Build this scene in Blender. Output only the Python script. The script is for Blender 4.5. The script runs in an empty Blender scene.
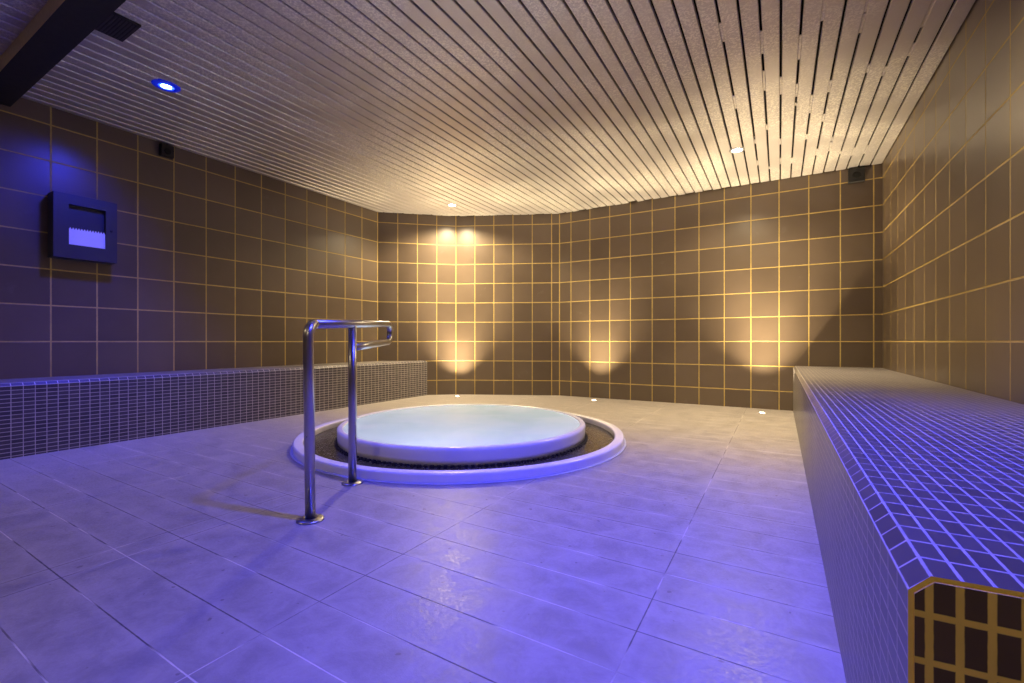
import bpy, bmesh, math, random
from mathutils import Vector
random.seed(7)
SC = bpy.context.scene
COL = SC.collection
PI = math.pi

# ------------------------------------------------------------------ measures
T = 0.27                     # wall tile
CAM_H = 2.75 * T             # eye height
CEIL = 9.25 * T              # slat underside
XR, XL, YB = 0.875, -4.69, 5.69
YN = -1.6                    # wall behind the camera
YAW = math.atan2(267.5, 450)
PLAN = [(XR, YB), (-2.603, YB - 0.03), (-3.907, 5.033), (XL, 4.322)]   # back wall facets, right to left


def back_y(x):
    for (x0, y0), (x1, y1) in zip(PLAN, PLAN[1:]):
        if x1 <= x <= x0:
            k = (x - x0) / (x1 - x0)
            return y0 + k * (y1 - y0)
    return PLAN[-1][1]


# ------------------------------------------------------------------ helpers
def link(name, me, mats, parent=None):
    o = bpy.data.objects.new(name, me)
    COL.objects.link(o)
    for m in (mats if isinstance(mats, (list, tuple)) else [mats]):
        me.materials.append(m)
    if parent:
        o.parent = parent
    return o


def obj(name, bm, mats, parent=None, smooth=False):
    me = bpy.data.meshes.new(name)
    bmesh.ops.recalc_face_normals(bm, faces=bm.faces)
    bm.to_mesh(me)
    bm.free()
    if smooth:
        for p in me.polygons:
            p.use_smooth = True
    return link(name, me, mats, parent)


def empty(name, loc, label, cat, group=None, rz=0):
    o = bpy.data.objects.new(name, None)
    COL.objects.link(o)
    o.location = loc
    o.rotation_euler = (0, 0, rz)
    o.empty_display_size = 0.1
    o['label'] = label
    o['category'] = cat
    if group:
        o['group'] = group
    return o


def struct(o, cat=None):
    o['kind'] = 'structure'
    return o


def box(bm, x0, x1, y0, y1, z0, z1, mi=0, bev=0):
    r = bmesh.ops.create_cube(bm, size=1)
    vs = r['verts']
    for v in vs:
        v.co = Vector(((x0 + x1) / 2 + v.co.x * (x1 - x0), (y0 + y1) / 2 + v.co.y * (y1 - y0), (z0 + z1) / 2 + v.co.z * (z1 - z0)))
    fs = {f for v in vs for f in v.link_faces}
    for f in fs:
        f.material_index = mi
    if bev:
        es = {e for v in vs for e in v.link_edges}
        bmesh.ops.bevel(bm, geom=list(es), offset=bev, segments=3, affect='EDGES', profile=0.5)


def lathe(bm, prof, n=128, closed=False, mi=0):
    rings = []
    for r, z in prof:
        rings.append([bm.verts.new((r * math.cos(2 * PI * i / n), r * math.sin(2 * PI * i / n), z)) for i in range(n)])
    m = len(rings)
    for a in range(m if closed else m - 1):
        A, B = rings[a], rings[(a + 1) % m]
        for i in range(n):
            f = bm.faces.new((A[i], A[(i + 1) % n], B[(i + 1) % n], B[i]))
            f.material_index = mi
    return rings


def tube(bm, pts, r, n=20, cap=True):
    pts = [Vector(p) for p in pts]
    rings = []
    ref = None
    for i, p in enumerate(pts):
        a = pts[max(i - 1, 0)]
        b = pts[min(i + 1, len(pts) - 1)]
        t = (b - a).normalized()
        if ref is None:
            ref = t.orthogonal().normalized()
        else:
            ref = (ref - t * ref.dot(t)).normalized()
        bi = t.cross(ref)
        rings.append([bm.verts.new(p + r * (math.cos(2 * PI * k / n) * ref + math.sin(2 * PI * k / n) * bi)) for k in range(n)])
    for A, B in zip(rings, rings[1:]):
        for k in range(n):
            bm.faces.new((A[k], A[(k + 1) % n], B[(k + 1) % n], B[k]))
    if cap:
        bm.faces.new(rings[0][::-1])
        bm.faces.new(rings[-1])


def arc(c, u, v, r, a0, a1, n=10):
    c, u, v = Vector(c), Vector(u), Vector(v)
    return [c + r * (math.cos(a0 + (a1 - a0) * i / n) * u + math.sin(a0 + (a1 - a0) * i / n) * v) for i in range(n + 1)]


def uv_mesh(name, faces, mats, parent=None):
    """faces: list of (corner points, uv per corner, material index)"""
    vs, fs, uvs, mi = [], [], [], []
    for pts, uv, m in faces:
        b = len(vs)
        vs += [tuple(p) for p in pts]
        fs.append(tuple(range(b, b + len(pts))))
        uvs += list(uv)
        mi.append(m)
    me = bpy.data.meshes.new(name)
    me.from_pydata(vs, [], fs)
    L = me.uv_layers.new(name='UVMap')
    for i, c in enumerate(uvs):
        L.data[i].uv = c
    for p, m in zip(me.polygons, mi):
        p.material_index = m
    me.update()
    return link(name, me, mats, parent)


# ------------------------------------------------------------------ materials
class N:
    def __init__(self, name):
        self.m = bpy.data.materials.new(name)
        self.m.use_nodes = True
        self.t = self.m.node_tree
        self.b = self.t.nodes['Principled BSDF']

    def node(self, kind, **kw):
        n = self.t.nodes.new(kind)
        for k, v in kw.items():
            setattr(n, k, v)
        return n

    def ln(self, a, b):
        self.t.links.new(a, b)

    def math(self, op, a, b=None, c=None, clamp=False):
        n = self.node('ShaderNodeMath', operation=op)
        n.use_clamp = clamp
        for i, x in enumerate((a, b, c)):
            if x is None:
                continue
            if isinstance(x, (int, float)):
                n.inputs[i].default_value = x
            else:
                self.ln(x, n.inputs[i])
        return n.outputs[0]

    def ramp(self, val, lo, hi, a=0.0, b=1.0):
        n = self.node('ShaderNodeMapRange')
        n.interpolation_type = 'SMOOTHSTEP'
        self.ln(val, n.inputs[0])
        n.inputs[1].default_value = lo
        n.inputs[2].default_value = hi
        n.inputs[3].default_value = a
        n.inputs[4].default_value = b
        return n.outputs[0]

    def mix(self, f, a, b):
        n = self.node('ShaderNodeMix', data_type='RGBA')
        for s, x in ((n.inputs[0], f), (n.inputs[6], a), (n.inputs[7], b)):
            if isinstance(x, (int, float)):
                s.default_value = x
            elif isinstance(x, tuple):
                s.default_value = (*x, 1)
            else:
                self.ln(x, s)
        return n.outputs[2]

    def noise(self, vec, scale, detail=3, rough=0.55, dist=0):
        n = self.node('ShaderNodeTexNoise')
        self.ln(vec, n.inputs['Vector'])
        n.inputs['Scale'].default_value = scale
        n.inputs['Detail'].default_value = detail
        n.inputs['Roughness'].default_value = rough
        n.inputs['Distortion'].default_value = dist
        return n.outputs['Fac']

    def bump(self, h, strength, dist):
        n = self.node('ShaderNodeBump')
        n.inputs['Strength'].default_value = strength
        n.inputs['Distance'].default_value = dist
        self.ln(h, n.inputs['Height'])
        return n.outputs[0]

    def set(self, **kw):
        for k, v in kw.items():
            s = self.b.inputs[k.replace('_', ' ')]
            if isinstance(v, (int, float)):
                s.default_value = v
            elif isinstance(v, tuple):
                s.default_value = (*v, 1)
            else:
                self.ln(v, s)
        return self


def tile_mat(name, tw, th, g, tile, tile2, grout, rough=0.3, grough=0.75, var=1.0, bumpd=0.002, stain=None, spec=0.5, wobble=0.3):
    M = N(name)
    uv = M.node('ShaderNodeUVMap')
    sep = M.node('ShaderNodeSeparateXYZ')
    M.ln(uv.outputs[0], sep.inputs[0])
    d = []
    ids = []
    for out, s in ((sep.outputs[0], tw), (sep.outputs[1], th)):
        q = M.math('DIVIDE', out, s)
        fr = M.math('FRACT', M.math('ADD', q, 0.5))
        d.append(M.math('MULTIPLY', M.math('ABSOLUTE', M.math('SUBTRACT', fr, 0.5)), s))
        ids.append(M.math('FLOOR', q))
    geo = M.node('ShaderNodeNewGeometry')
    wob = M.noise(geo.outputs['Position'], 90, 1)
    dist = M.math('ADD', M.math('MINIMUM', d[0], d[1]), M.math('MULTIPLY', M.math('SUBTRACT', wob, 0.5), g * wobble))
    mask = M.ramp(dist, g * 0.38, g * 0.56)          # 0 grout, 1 tile
    cmb = M.node('ShaderNodeCombineXYZ')
    M.ln(ids[0], cmb.inputs[0])
    M.ln(ids[1], cmb.inputs[1])
    wn = M.node('ShaderNodeTexWhiteNoise', noise_dimensions='3D')
    M.ln(cmb.outputs[0], wn.inputs['Vector'])
    n1 = M.noise(geo.outputs['Position'], 3.5, 4, 0.6)
    tv = M.math('ADD', M.math('MULTIPLY', wn.outputs['Value'], 0.6 * var), M.math('MULTIPLY', n1, 0.5), clamp=True)
    tc = M.mix(tv, tile, tile2)
    if stain:
        s = M.ramp(M.noise(geo.outputs['Position'], 6, 5, 0.65, 0.6), 0.62, 0.75)
        tc = M.mix(M.math('MULTIPLY', s, 0.45), tc, stain)
    gn = M.noise(geo.outputs['Position'], 14, 3)
    gc = M.mix(gn, tuple(c * 0.72 for c in grout), tuple(min(1, c * 1.25) for c in grout))
    M.set(Base_Color=M.mix(mask, gc, tc))
    rr = M.math('ADD', M.math('MULTIPLY', n1, 0.12), rough - 0.06)
    rmix = M.node('ShaderNodeMix', data_type='FLOAT')
    M.ln(mask, rmix.inputs[0])
    rmix.inputs[2].default_value = grough
    M.ln(rr, rmix.inputs[3])
    M.set(Roughness=rmix.outputs[0])
    tilt = M.math('ADD', mask, M.math('MULTIPLY', n1, 0.15))
    M.set(Normal=M.bump(tilt, 0.6, bumpd), Specular_IOR_Level=spec)
    return M.m


def plain(name, col, rough=0.5, metal=0.0, noise=0.0, nscale=30, **kw):
    M = N(name)
    if noise:
        geo = M.node('ShaderNodeNewGeometry')
        f = M.noise(geo.outputs['Position'], nscale, 4)
        M.set(Base_Color=M.mix(f, tuple(c * (1 - noise) for c in col), tuple(min(1, c * (1 + noise)) for c in col)))
        M.set(Roughness=M.math('ADD', M.math('MULTIPLY', f, 0.15), max(rough - 0.07, 0.01)))
    else:
        M.set(Base_Color=col, Roughness=rough)
    M.set(Metallic=metal, **kw)
    return M.m


def emit(name, col, s, base=(0.8, 0.8, 0.8)):
    M = N(name)
    M.set(Base_Color=base, Emission_Color=col, Emission_Strength=s)
    return M.m


WALL_TILE = dict(tile=(0.090, 0.065, 0.045), tile2=(0.150, 0.110, 0.078), grout=(0.47, 0.335, 0.100))
m_wall = tile_mat('wall_tile', T, T, 0.0105, rough=0.33, stain=(0.15, 0.12, 0.095), **WALL_TILE)
m_mosaic = tile_mat('bench_mosaic', 0.0545, 0.0262, 0.0041, (0.055, 0.050, 0.058), (0.100, 0.088, 0.096), (0.50, 0.45, 0.41), rough=0.30, var=1.2, bumpd=0.0002, spec=0.2)
m_mosaic_end = tile_mat('bench_end_mosaic', 0.052, 0.0255, 0.0078, (0.085, 0.056, 0.030), (0.115, 0.076, 0.042), (0.80, 0.56, 0.10), rough=0.7, bumpd=0.0003, spec=0.15, wobble=0.1)
m_edge = plain('grout_edge', (0.78, 0.55, 0.10), 0.8, noise=0.2)
m_black = plain('black_paint', (0.010, 0.009, 0.009), 0.6, noise=0.2)
m_void = plain('void_black', (0.004, 0.004, 0.004), 0.9)
m_beam_side = plain('beam_side', (0.55, 0.46, 0.28), 0.6, noise=0.25)
m_white = plain('white_acrylic', (0.80, 0.78, 0.80), 0.22, noise=0.04, nscale=5)
m_steel = plain('brushed_steel', (0.48, 0.465, 0.45), 0.30, metal=1.0, noise=0.05, nscale=60)
m_grey = plain('grey_sealant', (0.45, 0.45, 0.50), 0.5, noise=0.1)
m_paper = plain('white_paper', (0.85, 0.86, 0.88), 0.8, noise=0.03, nscale=60)
m_lampring = plain('lamp_ring', (0.55, 0.55, 0.55), 0.3, metal=0.6)

# slats
M = N('ceiling_slat')
geo = M.node('ShaderNodeNewGeometry')
big = M.noise(geo.outputs['Position'], 1.1, 3, 0.6, 0.4)
fine = M.noise(geo.outputs['Position'], 75, 4, 0.75)
spk = M.math('MULTIPLY', M.ramp(big, 0.40, 0.60), M.ramp(fine, 0.48, 0.56))
M.set(Base_Color=M.mix(spk, (0.60, 0.555, 0.535), (0.84, 0.80, 0.73)), Metallic=0.7)
M.set(Roughness=M.math('ADD', 0.42, M.math('MULTIPLY', spk, 0.18)), Normal=M.bump(fine, 0.5, 0.003))
m_slat = M.m

# floor
M = N('floor_stone_tile')
geo = M.node('ShaderNodeNewGeometry')
P = geo.outputs['Position']
sep = M.node('ShaderNodeSeparateXYZ')
M.ln(P, sep.inputs[0])
X, Y = sep.outputs[0], sep.outputs[1]
dx = None
for xi in (-4.40, -3.59, -2.83, -2.05, -1.94, -1.13, -0.315, 0.50):
    a = M.math('ABSOLUTE', M.math('SUBTRACT', X, xi))
    dx = a if dx is None else M.math('MINIMUM', dx, a)
fy = M.math('FRACT', M.math('ADD', M.math('DIVIDE', M.math('SUBTRACT', Y, 0.657), 0.166), 0.5))
dy = M.math('MULTIPLY', M.math('ABSOLUTE', M.math('SUBTRACT', fy, 0.5)), 0.166)
d = M.math('MINIMUM', dx, dy)
wob = M.noise(P, 40, 2)
nb = M.noise(P, 2.2, 4, 0.6)
nm = M.noise(P, 9, 5, 0.7, 0.5)
nf = M.noise(P, 110, 3, 0.7)
joint = M.ramp(M.math('ADD', d, M.math('MULTIPLY', M.math('SUBTRACT', wob, 0.5), 0.002)), 0.0010, 0.0025)
halo = M.math('MULTIPLY', M.ramp(M.math('ADD', d, M.math('MULTIPLY', M.math('SUBTRACT', nm, 0.5), 0.03)), 0.006, 0.030, 1, 0), M.ramp(nb, 0.34, 0.52))
tilec = M.mix(M.ramp(nm, 0.3, 0.7), (0.27, 0.24, 0.22), (0.38, 0.338, 0.31))
tilec = M.mix(M.math('MULTIPLY', halo, 0.16), tilec, (0.58, 0.53, 0.485))
nj = M.noise(P, 2.7, 2)
jc = M.mix(M.ramp(nj, 0.47, 0.60), (0.11, 0.09, 0.09), (0.62, 0.56, 0.50))
spots = M.ramp(M.noise(P, 30, 2, 0.4), 0.725, 0.755)
tilec = M.mix(M.math('MULTIPLY', spots, 0.7), tilec, (0.16, 0.12, 0.11))
M.set(Base_Color=M.mix(joint, jc, tilec))
ng = M.noise(P, 95, 5, 0.8)
M.set(Roughness=M.math('ADD', M.math('MULTIPLY', M.ramp(ng, 0.40, 0.60), 0.20), M.math('ADD', M.math('MULTIPLY', M.ramp(nm, 0.35, 0.7), 0.12), 0.28)))
M.set(Normal=M.bump(M.math('ADD', M.math('MULTIPLY', joint, 1.0), M.math('MULTIPLY', nf, 0.5)), 0.5, 0.002))
m_floor = M.m

# gutter: dark wet pebbles
M = N('wet_dark_gutter')
geo = M.node('ShaderNodeNewGeometry')
v = M.node('ShaderNodeTexVoronoi')
M.ln(geo.outputs['Position'], v.inputs['Vector'])
v.inputs['Scale'].default_value = 70
f = M.noise(geo.outputs['Position'], 60, 4, 0.7)
M.set(Base_Color=M.mix(M.ramp(f, 0.56, 0.70), (0.018, 0.016, 0.013), (0.30, 0.26, 0.23)), Roughness=M.ramp(f, 0.45, 0.7, 0.05, 0.5))
M.set(Normal=M.bump(v.outputs['Distance'], 0.4, 0.003))
m_gutter = M.m

# water: milky aerated, part see-through
M = N('milky_pool_water')
geo = M.node('ShaderNodeNewGeometry')
f = M.noise(geo.outputs['Position'], 4, 3, 0.5, 0.6)
g = M.noise(geo.outputs['Position'], 2.2, 2, 0.5, 0.3)
M.set(Base_Color=M.mix(M.ramp(g, 0.35, 0.65), (0.62, 0.74, 0.74), (0.76, 0.82, 0.84)), Roughness=0.25)
M.set(Normal=M.bump(f, 0.12, 0.006), IOR=1.33)
tr = M.node('ShaderNodeBsdfTransparent')
tr.inputs[0].default_value = (0.80, 0.93, 0.93, 1)
mx = M.node('ShaderNodeMixShader')
mx.inputs[0].default_value = 0.55
out = M.t.nodes['Material Output']
M.ln(M.b.outputs[0], mx.inputs[1])
M.ln(tr.outputs[0], mx.inputs[2])
M.ln(mx.outputs[0], out.inputs[0])
m_water = M.m

# ------------------------------------------------------------------ room shell
TOP = CEIL + 0.16
V0 = -0.75 * T                         # v = z + V0 puts grout lines on multiples of T


def wall(name, p0, p1, u0, pitch=T, z1=TOP, thick=0.12):
    """vertical tiled wall from p0 to p1 (plan), u measured from p0"""
    p0, p1 = Vector((*p0, 0)), Vector((*p1, 0))
    dirv = (p1 - p0)
    Lm = dirv.length
    k = T / pitch
    ua, ub = u0 * k, (u0 + Lm) * k
    nrm = Vector((-dirv.y, dirv.x, 0)).normalized() * thick      # outward (room is on the right side of p0->p1)
    H = Vector((0, 0, z1))
    a, b = p0, p1
    c, e = p0 + nrm, p1 + nrm
    uvq = [(ua, V0), (ub, V0), (ub, z1 + V0), (ua, z1 + V0)]
    z = [(0.1, 0.1)] * 4
    faces = [([a, b, b + H, a + H], uvq, 0), ([c, c + H, e + H, e], z, 1), ([a + H, b + H, e + H, c + H], z, 1),
             ([a, a + H, c + H, c], z, 1), ([b, e, e + H, b + H], z, 1), ([a, c, e, b], z, 1)]
    return struct(uv_mesh(name, faces, [m_wall, m_black]))


# left wall: grout at Y = 1.1325 + k * .2655 ; runs from near to far
wall('wall_left', (XL, YN), (XL, 4.322), (YN - 1.1325), 0.2655)
wall('wall_back_left', PLAN[3], PLAN[2], 0.0, 0.2638)
wall('wall_back_middle', PLAN[2], PLAN[1], 0.0, 0.2677)
wall('wall_back', PLAN[1], PLAN[0], -0.169)
wall('wall_right', (XR, YB), (XR, YN), -(YB - 5.575), 0.2745)
wall('wall_near', (XR, YN), (XL, YN), 0.0)

bm = bmesh.new()
box(bm, -2.608, -2.597, YB - 0.034, YB - 0.026, 0.0, CEIL)
struct(obj('trim_2', bm, plain('corner_grout', (0.47, 0.335, 0.10), 0.75, noise=0.2)))

# floor with a round opening for the tub
CX, CY = -2.146, 2.876
bm = bmesh.new()
outer = [bm.verts.new((x, y, 0)) for x, y in [(XR, YN), (XR, YB)] + PLAN[1:] + [(XL, YN)]]
inner = [bm.verts.new((CX + 1.19 * math.cos(2 * PI * i / 128), CY + 1.19 * math.sin(2 * PI * i / 128), 0)) for i in range(128)]
es = [bm.edges.new((L[i], L[(i + 1) % len(L)])) for L in (outer, inner) for i in range(len(L))]
bmesh.ops.triangle_fill(bm, edges=es, use_beauty=True)
for f in list(bm.faces):
    if f.normal.z < 0:
        f.normal_flip()
me = bpy.data.meshes.new('floor')
bm.to_mesh(me)
bm.free()
struct(link('floor', me, m_floor))

# slatted ceiling: slats with real gaps, dark void above
PITCH, GAP, SH = 0.0965, 0.0115, 0.018
LAMPS = [(-0.335, 4.60, 'w'), (-3.62, 4.58, 'w'), (-3.62, 1.443, 'b')]
bm = bmesh.new()


def slat(x0, x1, ya, yb0, yb1):
    r = 0.004
    prof = [(x0, CEIL + SH), (x0, CEIL + r), (x0 + r, CEIL), (x1 - r, CEIL), (x1, CEIL + r), (x1, CEIL + SH)]
    A = [bm.verts.new((x, ya, z)) for x, z in prof]
    B = [bm.verts.new((x, yb0 + (yb1 - yb0) * (x - x0) / (x1 - x0), z)) for x, z in prof]
    for i in range(len(prof)):
        j = (i + 1) % len(prof)
        bm.faces.new((A[i], A[j], B[j], B[i]))
    bm.faces.new(A[::-1])
    bm.faces.new(B)


k = math.floor((XL - 0.007) / PITCH)
xg = 0.007 + k * PITCH
n = 0
while xg < XR:
    x0, x1 = max(xg + GAP / 2, XL + 0.002), min(xg + PITCH - GAP / 2, XR - 0.002)
    if x1 - x0 > 0.01:
        e0, e1 = back_y(x0) - 0.012, back_y(x1) - 0.012
        sh = 0.05 if x0 < -1.59 < x1 else random.choice([0, 0, 0, 0.01, 0.02])
        slat(x0, x1, YN + 0.01, e0 - sh, e1 - sh)
        n += 1
        # joint clips bridging the gap here and there
        if x1 < XR - 0.05:
            nclip = 4 if -0.45 < xg < 0.7 else 0
            for _ in range(nclip):
                y = random.uniform(1.2, 5.3)
                Lc = random.uniform(0.03, 0.30)
                if y + Lc < min(e0, e1):
                    box(bm, x1, x1 + GAP, y, y + Lc, CEIL + 0.004, CEIL + 0.010)
    xg += PITCH
fs0 = len(bm.faces)
poly = [(XR, YN), (XR, YB)] + PLAN[1:] + [(XL, YN)]
vlo = [bm.verts.new((x, y, TOP - 0.06)) for x, y in poly]
vhi = [bm.verts.new((x, y, TOP)) for x, y in poly]
newf = [bm.faces.new(vlo), bm.faces.new(vhi[::-1])]
for i in range(len(poly)):
    j = (i + 1) % len(poly)
    newf.append(bm.faces.new((vlo[i], vlo[j], vhi[j], vhi[i])))
for f in newf:
    f.material_index = 1
struct(obj('ceiling', bm, [m_slat, m_void]))

# header beam across the ceiling
bm = bmesh.new()
box(bm, XL, XR, 0.772, 0.925, CEIL - 0.092, CEIL, 0)
bm.faces.ensure_lookup_table()
for f in bm.faces:
    if f.calc_center_median().y < 0.78:
        f.material_index = 1
struct(obj('trim_1', bm, [m_black, m_beam_side]))

# ------------------------------------------------------------------ benches
BH, CH = 0.478, 0.020


def bench(name, label, xf, xw, yn_f, yn_w, yf_f, yf_w, h):
    """mosaic bench: xf = front plane, xw = wall side; yn = near end, yf = far end (front / wall side)"""
    s = 1 if xw > xf else -1
    x1 = xf + s * CH

    def yn(x): return yn_f + (yn_w - yn_f) * (x - xf) / (xw - xf)
    def yf(x): return yf_f + (yf_w - yf_f) * (x - xf) / (xw - xf)
    t = empty(name, ((xf + xw) / 2, (yn_f + yf_f) / 2, 0), label, 'bench')
    O = Vector(t.location)
    TH = 0.0262
    fz = h - CH

    def P(x, y, z): return Vector((x, y, z)) - O
    a = [(xf, 0), (xf, fz), (x1, h), (xw, h)]
    faces = []
    # v coordinates: top row of tiles is complete below the chamfer
    off = 0.0
    lens = [fz, math.hypot(CH, CH), abs(xw - x1)]
    starts = [-fz, 0.0, TH]
    ends = [0.0, TH, TH + abs(xw - x1)]
    for i in range(3):
        (xa, za), (xb, zb) = a[i], a[i + 1]
        ya0, ya1, yb0, yb1 = yn(xa), yf(xa), yn(xb), yf(xb)
        faces.append(([P(xa, ya0, za), P(xa, ya1, za), P(xb, yb1, zb), P(xb, yb0, zb)],
                      [(ya0 - yn_f, starts[i]), (ya1 - yn_f, starts[i]), (yb1 - yn_f, ends[i]), (yb0 - yn_f, ends[i])], 0))
    # back, bottom, far end
    z4 = [(0.02, 0.01)] * 4
    faces.append(([P(xw, yn(xw), 0), P(xw, yn(xw), h), P(xw, yf(xw), h), P(xw, yf(xw), 0)], z4, 1))
    faces.append(([P(xf, yn(xf), 0), P(xw, yn(xw), 0), P(xw, yf(xw), 0), P(xf, yf(xf), 0)], z4, 1))
    faces.append(([P(xf, yf(xf), 0), P(xf, yf(xf), fz), P(x1, yf(x1), h), P(xw, yf(xw), h), P(xw, yf(xw), 0)], [(0.02, 0.01)] * 5, 1))
    faces.append(([P(xf, yn(xf), 0), P(xf, yn(xf), fz), P(x1, yn(x1), h), P(xw, yn(xw), h), P(xw, yn(xw), 0)], [(0.02, 0.01)] * 5, 1))
    o = uv_mesh('seat_block', faces, [m_mosaic, m_edge], t)
    # end face: upright tiles, set just proud of the block inside a mustard grout edge
    e = 0.004
    b = 0.005
    fe = []

    def Q(x, z, d=0.0): return P(x, yn(x) - d, z)
    prof = [(xf + s * b, 0), (xf + s * b, fz - b * 0.3), (x1 + s * 0.002, h - b), (xw, h - b), (xw, 0)]
    fe.append(([Q(x, z, e) for x, z in prof], [(z - (h - 0.0425), s * (x - x1) + 0.0535) for x, z in prof], 0))
    for i in range(len(prof)):
        (xa, za), (xb, zb) = prof[i], prof[(i + 1) % len(prof)]
        fe.append(([Q(xa, za), Q(xb, zb), Q(xb, zb, e), Q(xa, za, e)], z4, 1))
    o2 = uv_mesh('end_panel', fe, [m_mosaic_end, m_edge], t)
    o2['label'] = 'mustard grouted end of the bench'
    return t


yL = back_y(-4.20)
bench('tiled_bench', 'low tiled bench along the left wall, facing the tub', -4.20, XL + 0.003, 0.777, 0.777, yL - 0.004, 4.318, BH)
bench('tiled_bench', 'wide tiled bench along the right wall with mustard grouted cut end', 0.125, XR - 0.003, 0.667, 0.725, YB - 0.003, YB - 0.003, 0.4815)

# ------------------------------------------------------------------ hot tub
tub = empty('hot_tub', (CX, CY, 0), 'round white hot tub sunk in the floor with raised rim', 'hot tub')
bm = bmesh.new()


def rounded(r0, z0, r1, z1, rad, n=5):
    """outline of a lip section: up the outside, over and down the inside"""
    pts = [(r0, z0)]
    for i in range(n + 1):
        a = PI * 0 + (PI / 2) * i / n
        pts.append((r0 - rad + rad * math.cos(a), z1 - rad + rad * math.sin(a)))
    for i in range(n + 1):
        a = PI / 2 + (PI / 2) * i / n
        pts.append((r1 + rad + rad * math.cos(a), z1 - rad + rad * math.sin(a)))
    pts.append((r1, z0))
    return pts


lathe(bm, [(1.227, 0.003), (1.227, 0.02), (1.227, 0.038)] + rounded(1.227, 0.003, 1.160, 0.056, 0.012)[1:-1] + [(1.160, 0.035)] + [(1.160, -0.06), (1.227, -0.06)], closed=True)
obj('outer_lip', bm, m_white, tub, smooth=True)
bm = bmesh.new()
lathe(bm, [(1.227, 0.0005), (1.244, 0.0005), (1.242, 0.004), (1.227, 0.007)], closed=True)
o = obj('sealant_ring', bm, m_grey, tub, smooth=True)
bm = bmesh.new()
lathe(bm, [(0.90, 0.012), (1.162, 0.012), (1.162, -0.03), (0.90, -0.03)], closed=True)
o = obj('overflow_gutter', bm, m_gutter, tub)
o['label'] = 'dark wet gutter between rim and lip'
bm = bmesh.new()
ro = []
n = 8
for i in range(n + 1):
    a = (PI / 2) * i / n
    ro.append((0.945 - 0.018 + 0.018 * math.cos(a), 0.121 - 0.018 + 0.018 * math.sin(a)))
for i in range(n + 1):
    a = PI / 2 + (PI / 2) * i / n
    ro.append((0.914 + 0.012 * math.cos(a), 0.121 - 0.012 + 0.012 * math.sin(a)))
prof = [(0.941, 0.016), (0.943, 0.05), (0.945, 0.09)] + ro + [(0.90, 0.09), (0.86, 0.02), (0.80, -0.20), (0.74, -0.42), (0.52, -0.46), (0.44, -0.80), (0.0005, -0.84)]
lathe(bm, prof)
# outer shell below the rim so the basin is solid
lathe(bm, [(0.941, 0.016), (0.89, 0.010), (0.86, -0.22), (0.80, -0.50), (0.56, -0.90), (0.0005, -0.92)])
bmesh.ops.remove_doubles(bm, verts=bm.verts, dist=0.0003)
obj('basin', bm, m_white, tub, smooth=True)
bm = bmesh.new()
nt = 150
for i in range(nt):
    a = 2 * PI * i / nt
    r0, r1, w = 0.925, 0.962, 0.011
    ca, sa = math.cos(a), math.sin(a)
    vs = []
    for z in (0.0125, 0.021):
        for (r, ww) in ((r0, -w), (r1, -w), (r1, w), (r0, w)):
            vs.append(bm.verts.new((r * ca - ww * sa, r * sa + ww * ca, z)))
    for q in ((0, 1, 2, 3), (4, 5, 6, 7), (0, 1, 5, 4), (1, 2, 6, 5), (2, 3, 7, 6), (3, 0, 4, 7)):
        bm.faces.new([vs[k] for k in q])
o = obj('overflow_grate', bm, m_black, tub)
o['label'] = 'black toothed grate under the rim'
bm = bmesh.new()
lathe(bm, [(0.8995, 0.110), (0.6, 0.110), (0.3, 0.110), (0.0005, 0.110)])
bmesh.ops.remove_doubles(bm, verts=bm.verts, dist=0.0007)
w = obj('pool_water', bm, m_water, None, smooth=True)
w.location = (CX, CY, 0)
w['label'] = 'pale milky water filling the round tub to its rim'
w['category'] = 'water'
w['kind'] = 'stuff'

# ------------------------------------------------------------------ handrail
cs, sn = math.cos(YAW), math.sin(YAW)


def rc(xc, zc, h):      # camera-relative metres -> room
    return Vector((xc * cs - zc * sn, xc * sn + zc * cs, h))


def px(x, zc, h):
    return rc((x - 512) / 450 * zc, zc, h)


A = px(310.4, 1.872, 0)
A2 = px(308.4, 1.872, 0)
B = px(352.5, 2.361, 0)
E = px(387.5, 2.98, 0)
rail = empty('handrail', A, 'polished steel handrail on two posts beside the hot tub', 'handrail')


def rel(v): return v - A


R = 0.0208
hA, hB, hE = CAM_H + 0.073, CAM_H + 0.094, CAM_H + 0.117
lB, lE = CAM_H - 0.032, CAM_H - 0.003
up_ = Vector((0, 0, 1))
At = Vector((A2.x, A2.y, hA))
Et = Vector((E.x, E.y, hE))
El = Vector((E.x, E.y, lE))
dr = (Et - At).normalized()
rb = 0.055
bm = bmesh.new()
pts = [Vector((A.x, A.y, 0.004)), Vector((A2.x, A2.y, hA - rb - 0.05)), Vector((A2.x, A2.y, hA - rb))]
pts += arc(Vector((A2.x, A2.y, hA - rb)) + dr * rb, -dr, up_, rb, 0, PI / 2, 10)[1:]
tubeA = [rel(p) for p in pts]
endp = At + dr * rb
tube(bm, tubeA, R)
obj('near_post', bm, m_steel, rail, smooth=True)
bm = bmesh.new()
mid = (Et + El) / 2
ru = (Et - El).length / 2
pts = [endp, Et - dr * 0.05] + arc(mid, up_, dr, ru, 0, PI, 14)
Bl = Vector((B.x, B.y, lB))
pts += [Bl + (El - Bl) * 0.5, Bl]
tube(bm, [rel(p) for p in pts], R * 0.98)
obj('top_rail', bm, m_steel, rail, smooth=True)
bm = bmesh.new()
ratio = (B - A).length / (E - A).length
tube(bm, [rel(Vector((B.x, B.y, 0.004))), rel(Vector((B.x, B.y, 0.5))), rel(Vector((B.x, B.y, hB - 0.010)))], R)
obj('far_post', bm, m_steel, rail, smooth=True)
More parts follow.
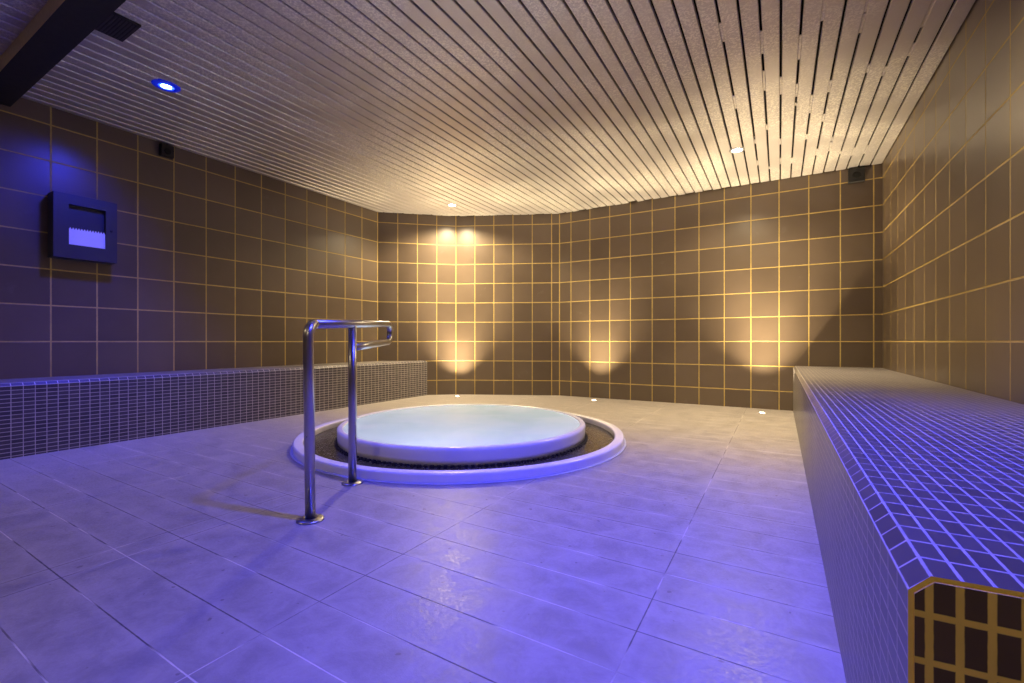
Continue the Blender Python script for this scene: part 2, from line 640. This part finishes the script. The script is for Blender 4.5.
for q in (A, B):
    bm = bmesh.new()
    lathe(bm, [(0.0205, 0.012), (0.030, 0.011), (0.048, 0.0085), (0.0535, 0.006), (0.0545, 0.001), (0.0205, 0.001)], 48, closed=True)
    o = obj('floor_flange', bm, m_steel, rail, smooth=True)
    o.location = rel(q)

# ------------------------------------------------------------------ paper dispenser on left wall
Y0, Y1, Z0, Z1, DD = 1.114, 1.482, 1.367, 1.845, 0.13
m_disp = plain('dispenser_plastic', (0.035, 0.035, 0.042), 0.45, noise=0.1)
dsp = empty('paper_dispenser', (XL, (Y0 + Y1) / 2, Z0), 'square wall box with torn white paper in its window, left wall', 'paper dispenser')


def dl(x, y, z): return (x, y - (Y0 + Y1) / 2, z - Z0)


bm = bmesh.new()
oy0, oy1, oz0, oz1 = 1.198, 1.412, 1.470, 1.770
xf = DD


def dbox(bm, xa, xb, ya, yb, za, zb, bev=0):
    p, q = dl(xa, ya, za), dl(xb, yb, zb)
    box(bm, p[0], q[0], p[1], q[1], p[2], q[2], 0, bev)


dbox(bm, 0.001, xf - 0.035, Y0, Y1, Z0, Z1)                    # back box
dbox(bm, xf - 0.036, xf, Y0, oy0, Z0, Z1)
dbox(bm, xf - 0.036, xf, oy1, Y1, Z0, Z1)
dbox(bm, xf - 0.036, xf, oy0, oy1, Z0, oz0)
dbox(bm, xf - 0.036, xf, oy0, oy1, oz1, Z1)
obj('casing', bm, m_disp, dsp)
bm = bmesh.new()                                               # paper with serrated top
yy0, yy1, zb, zt = oy0 + 0.001, oy1 - 0.002, oz0 + 0.001, 1.598
top = []
nt = 13
for i in range(nt * 2 + 1):
    top.append((yy0 + (yy1 - yy0) * i / (nt * 2), zt + (0.003 if i % 2 else -0.015)))
ring = [(yy0, zb)] + top + [(yy1, zb)]
fr = [bm.verts.new(dl(xf - 0.006, y, z)) for y, z in ring]
bk = [bm.verts.new(dl(xf - 0.009, y, z)) for y, z in ring]
bm.faces.new(fr)
bm.faces.new(bk[::-1])
for i in range(len(ring)):
    j = (i + 1) % len(ring)
    bm.faces.new((fr[i], fr[j], bk[j], bk[i]))
o = obj('paper', bm, m_paper, dsp)
o['label'] = 'white paper with a serrated torn edge'
bm = bmesh.new()
lathe(bm, [(0.0005, 0.006), (0.007, 0.005), (0.009, 0.0), (0.0005, 0.0)], 16)
o = obj('lock', bm, m_black, dsp)
o.rotation_euler = (0, PI / 2, 0)
o.location = dl(xf, 1.447, 1.617)

# ------------------------------------------------------------------ small black boxes high on the walls
def sensor(name, label, loc, w, h, d, rz):
    t = empty(name, loc, label, 'sensor', rz=rz)
    bm = bmesh.new()
    box(bm, -w / 2, w / 2, -d, -0.001, 0, h, 0, 0.006)
    obj('casing', bm, m_black, t)
    bm = bmesh.new()
    lathe(bm, [(0.0005, 0.005), (w * 0.22, 0.004), (w * 0.27, 0.0), (0.0005, 0.0)], 24)
    o = obj('lens', bm, m_void, t)
    o.rotation_euler = (PI / 2, 0, 0)
    o.location = (0, -d, h * 0.45)
    return t


sensor('sensor_box', 'small black box high on the back wall beside the right corner', (0.665, YB, 2.345), 0.135, 0.14, 0.05, 0)
sensor('sensor_box', 'small black box under the ceiling on the dark left wall', (XL, 1.862, 2.375), 0.10, 0.105, 0.05, PI / 2)

# dark square panel hanging at the beam
hp = empty('square_panel', (-3.165, 0.99, CEIL), 'dark square panel in the slatted ceiling against the black beam', 'ceiling panel')
bm = bmesh.new()
box(bm, -0.125, 0.125, -0.062, 0.105, -0.012, 0.0, 0, 0.003)
obj('panel_frame', bm, m_black, hp)
bm = bmesh.new()
for i in range(10):
    y = -0.05 + i * 0.0155
    box(bm, -0.112, 0.112, y, y + 0.008, -0.0145, -0.0118)
obj('grille', bm, plain('grille_dark', (0.03, 0.025, 0.03), 0.5), hp)

# ------------------------------------------------------------------ lamps
WARM = (1.0, 0.80, 0.49)
BLUE = (0.035, 0.045, 1.0)
e_warm = emit('warm_lens', (1.0, 0.86, 0.62), 60)
e_blue = emit('blue_lens', (0.25, 0.40, 1.0), 40)
e_collar = emit('blue_glow_collar', (0.0, 0.02, 1.0), 0.35, (0.01, 0.02, 0.3))  # emission stands in for the blue glow spreading around the lens
e_ring = emit('blue_glow_ring', (0.0, 0.06, 1.0), 4.0)  # ring emits too, the inner part of that painted glow
e_up = emit('uplight_lens', (1.0, 0.84, 0.58), 30)


def spot(parent, loc, rot, color, power, size_deg, blend, radius=0.03, name='lamp'):
    l = bpy.data.lights.new(name, 'SPOT')
    l.color = color
    l.energy = power
    l.spot_size = math.radians(size_deg)
    l.spot_blend = blend
    l.shadow_soft_size = radius
    o = bpy.data.objects.new(name, l)
    COL.objects.link(o)
    o.parent = parent
    o.location = loc
    o.rotation_euler = rot
    return o


def downlight(x, y, col, power, label, size=152, blend=0.4, rot=(0, 0, 0), core=0):
    t = empty('ceiling_downlight', (x, y, CEIL), label, 'downlight', 'recessed ceiling downlights')
    k = 1.4 if col is WARM else 1.0
    bm = bmesh.new()
    lathe(bm, [(0.030 * k, 0.004), (0.030 * k, -0.004), (0.036 * k, -0.008), (0.044 * k, -0.006), (0.047 * k, 0.0), (0.047 * k, 0.004)], 40, closed=True)
    obj('trim_ring', bm, m_lampring if col is WARM else e_ring, t, smooth=True)
    bm = bmesh.new()
    lathe(bm, [(0.0005, -0.0065), (0.018 * k, -0.0065), (0.0305 * k, -0.003)], 32)
    obj('lens', bm, e_warm if col is WARM else e_blue, t)
    if col is BLUE:
        bm = bmesh.new()
        lathe(bm, [(0.046, -0.007), (0.080, -0.002), (0.083, 0.003), (0.046, 0.003)], 40, closed=True)
        o = obj('glow_collar', bm, e_collar, t, smooth=True)
        o['label'] = 'collar with blue emission standing in for the glow around the lamp'
    spot(t, (0, 0, -0.02), rot, col, power, size, blend)
    if core:
        spot(t, (0, 0, -0.022), rot, col, core, 100, 1.0, name='lamp_core')
    return t


downlight(-0.335, 4.60, WARM, 90, 'bright warm downlight in the ceiling, right of centre', blend=0.5, core=330)
downlight(-3.62, 4.58, WARM, 200, 'small warm downlight in the ceiling near the far left corner', blend=0.5, core=280)
t = downlight(-3.62, 1.443, BLUE, 280, 'glowing blue downlight in the dark left part of the ceiling', size=95, blend=1.0)
aim = Vector((-1.07, -0.60, -1.60)).normalized()
spot(t, (0, 0, -0.02), aim.to_track_quat('-Z', 'Y').to_euler(), BLUE, 150, 92, 1.0, 0.09, name='lamp_tilted')
downlight(-0.335, 1.443, BLUE, 650, 'blue downlight above the foreground floor, outside the picture', size=108, blend=1.0)
downlight(-0.15, 2.10, WARM, 60, 'warm downlight above the right bench, outside the picture', size=80, blend=0.6, rot=(0, math.radians(-52), 0))
downlight(-0.335, -1.2, WARM, 44, 'unseen warm fill light added behind the viewpoint, nearer the right wall')  # unseen, added to light the cut bench end
downlight(-3.62, -1.2, WARM, 34, 'unseen warm fill light added behind the viewpoint, nearer the left wall')  # unseen, added as warm fill for the left foreground floor


def uplight(x, y, power, label):
    t = empty('floor_uplight', (x, y, 0), label, 'uplight', 'floor uplights along the back wall')
    bm = bmesh.new()
    lathe(bm, [(0.027, 0.001), (0.027, 0.005), (0.031, 0.006), (0.038, 0.003), (0.040, 0.001)], 32, closed=True)
    obj('trim_ring', bm, m_lampring, t, smooth=True)
    bm = bmesh.new()
    lathe(bm, [(0.0275, 0.003), (0.015, 0.005), (0.0005, 0.0055)], 24)
    obj('lens', bm, e_up, t)
    spot(t, (0, 0, 0.02), (PI, 0, 0), WARM, power, 90, 1.0, 0.02)
    spot(t, (0, 0, 0.021), (PI, 0, 0), WARM, power * 0.9, 58, 1.0, 0.02, name='lamp_core')
    return t


uplight(-3.737, 4.846, 300, 'small glowing floor light at the back wall, left of the others')
uplight(-2.007, 5.395, 240, 'small glowing floor light at the back wall, between the two others')
uplight(-0.156, 5.344, 370, 'small glowing floor light at the back wall beside the right bench')

# unseen white fill lights added in the basin to brighten the water
for a in (0.6, 2.7, 4.8):
    l = bpy.data.lights.new('underwater_fill', 'POINT')
    l.energy = 4.2
    l.color = (0.85, 0.95, 1.0)
    l.shadow_soft_size = 0.12
    o = bpy.data.objects.new('underwater_fill', l)
    COL.objects.link(o)
    o.parent = tub
    o.location = (0.45 * math.cos(a), 0.45 * math.sin(a), -0.40)

# ------------------------------------------------------------------ camera and output look
cd = bpy.data.cameras.new('camera')
cam = bpy.data.objects.new('camera', cd)
COL.objects.link(cam)
cam.location = (0, 0, CAM_H)
cam.rotation_euler = (PI / 2, 0, YAW)
cd.sensor_fit = 'HORIZONTAL'
cd.sensor_width = 36
cd.lens = 450 / 1024 * 36
cd.clip_start = 0.02
SC.camera = cam

w = bpy.data.worlds.new('world')
w.use_nodes = True
w.node_tree.nodes['Background'].inputs[0].default_value = (0.0, 0.0, 0.0, 1)
w.node_tree.nodes['Background'].inputs[1].default_value = 0
SC.world = w
SC.cycles.max_bounces = 8
SC.cycles.diffuse_bounces = 5
vs = SC.view_settings
vs.view_transform = 'Standard'
vs.look = 'None'
vs.gamma = 1
vs.exposure = 0.0
vs.use_curve_mapping = False
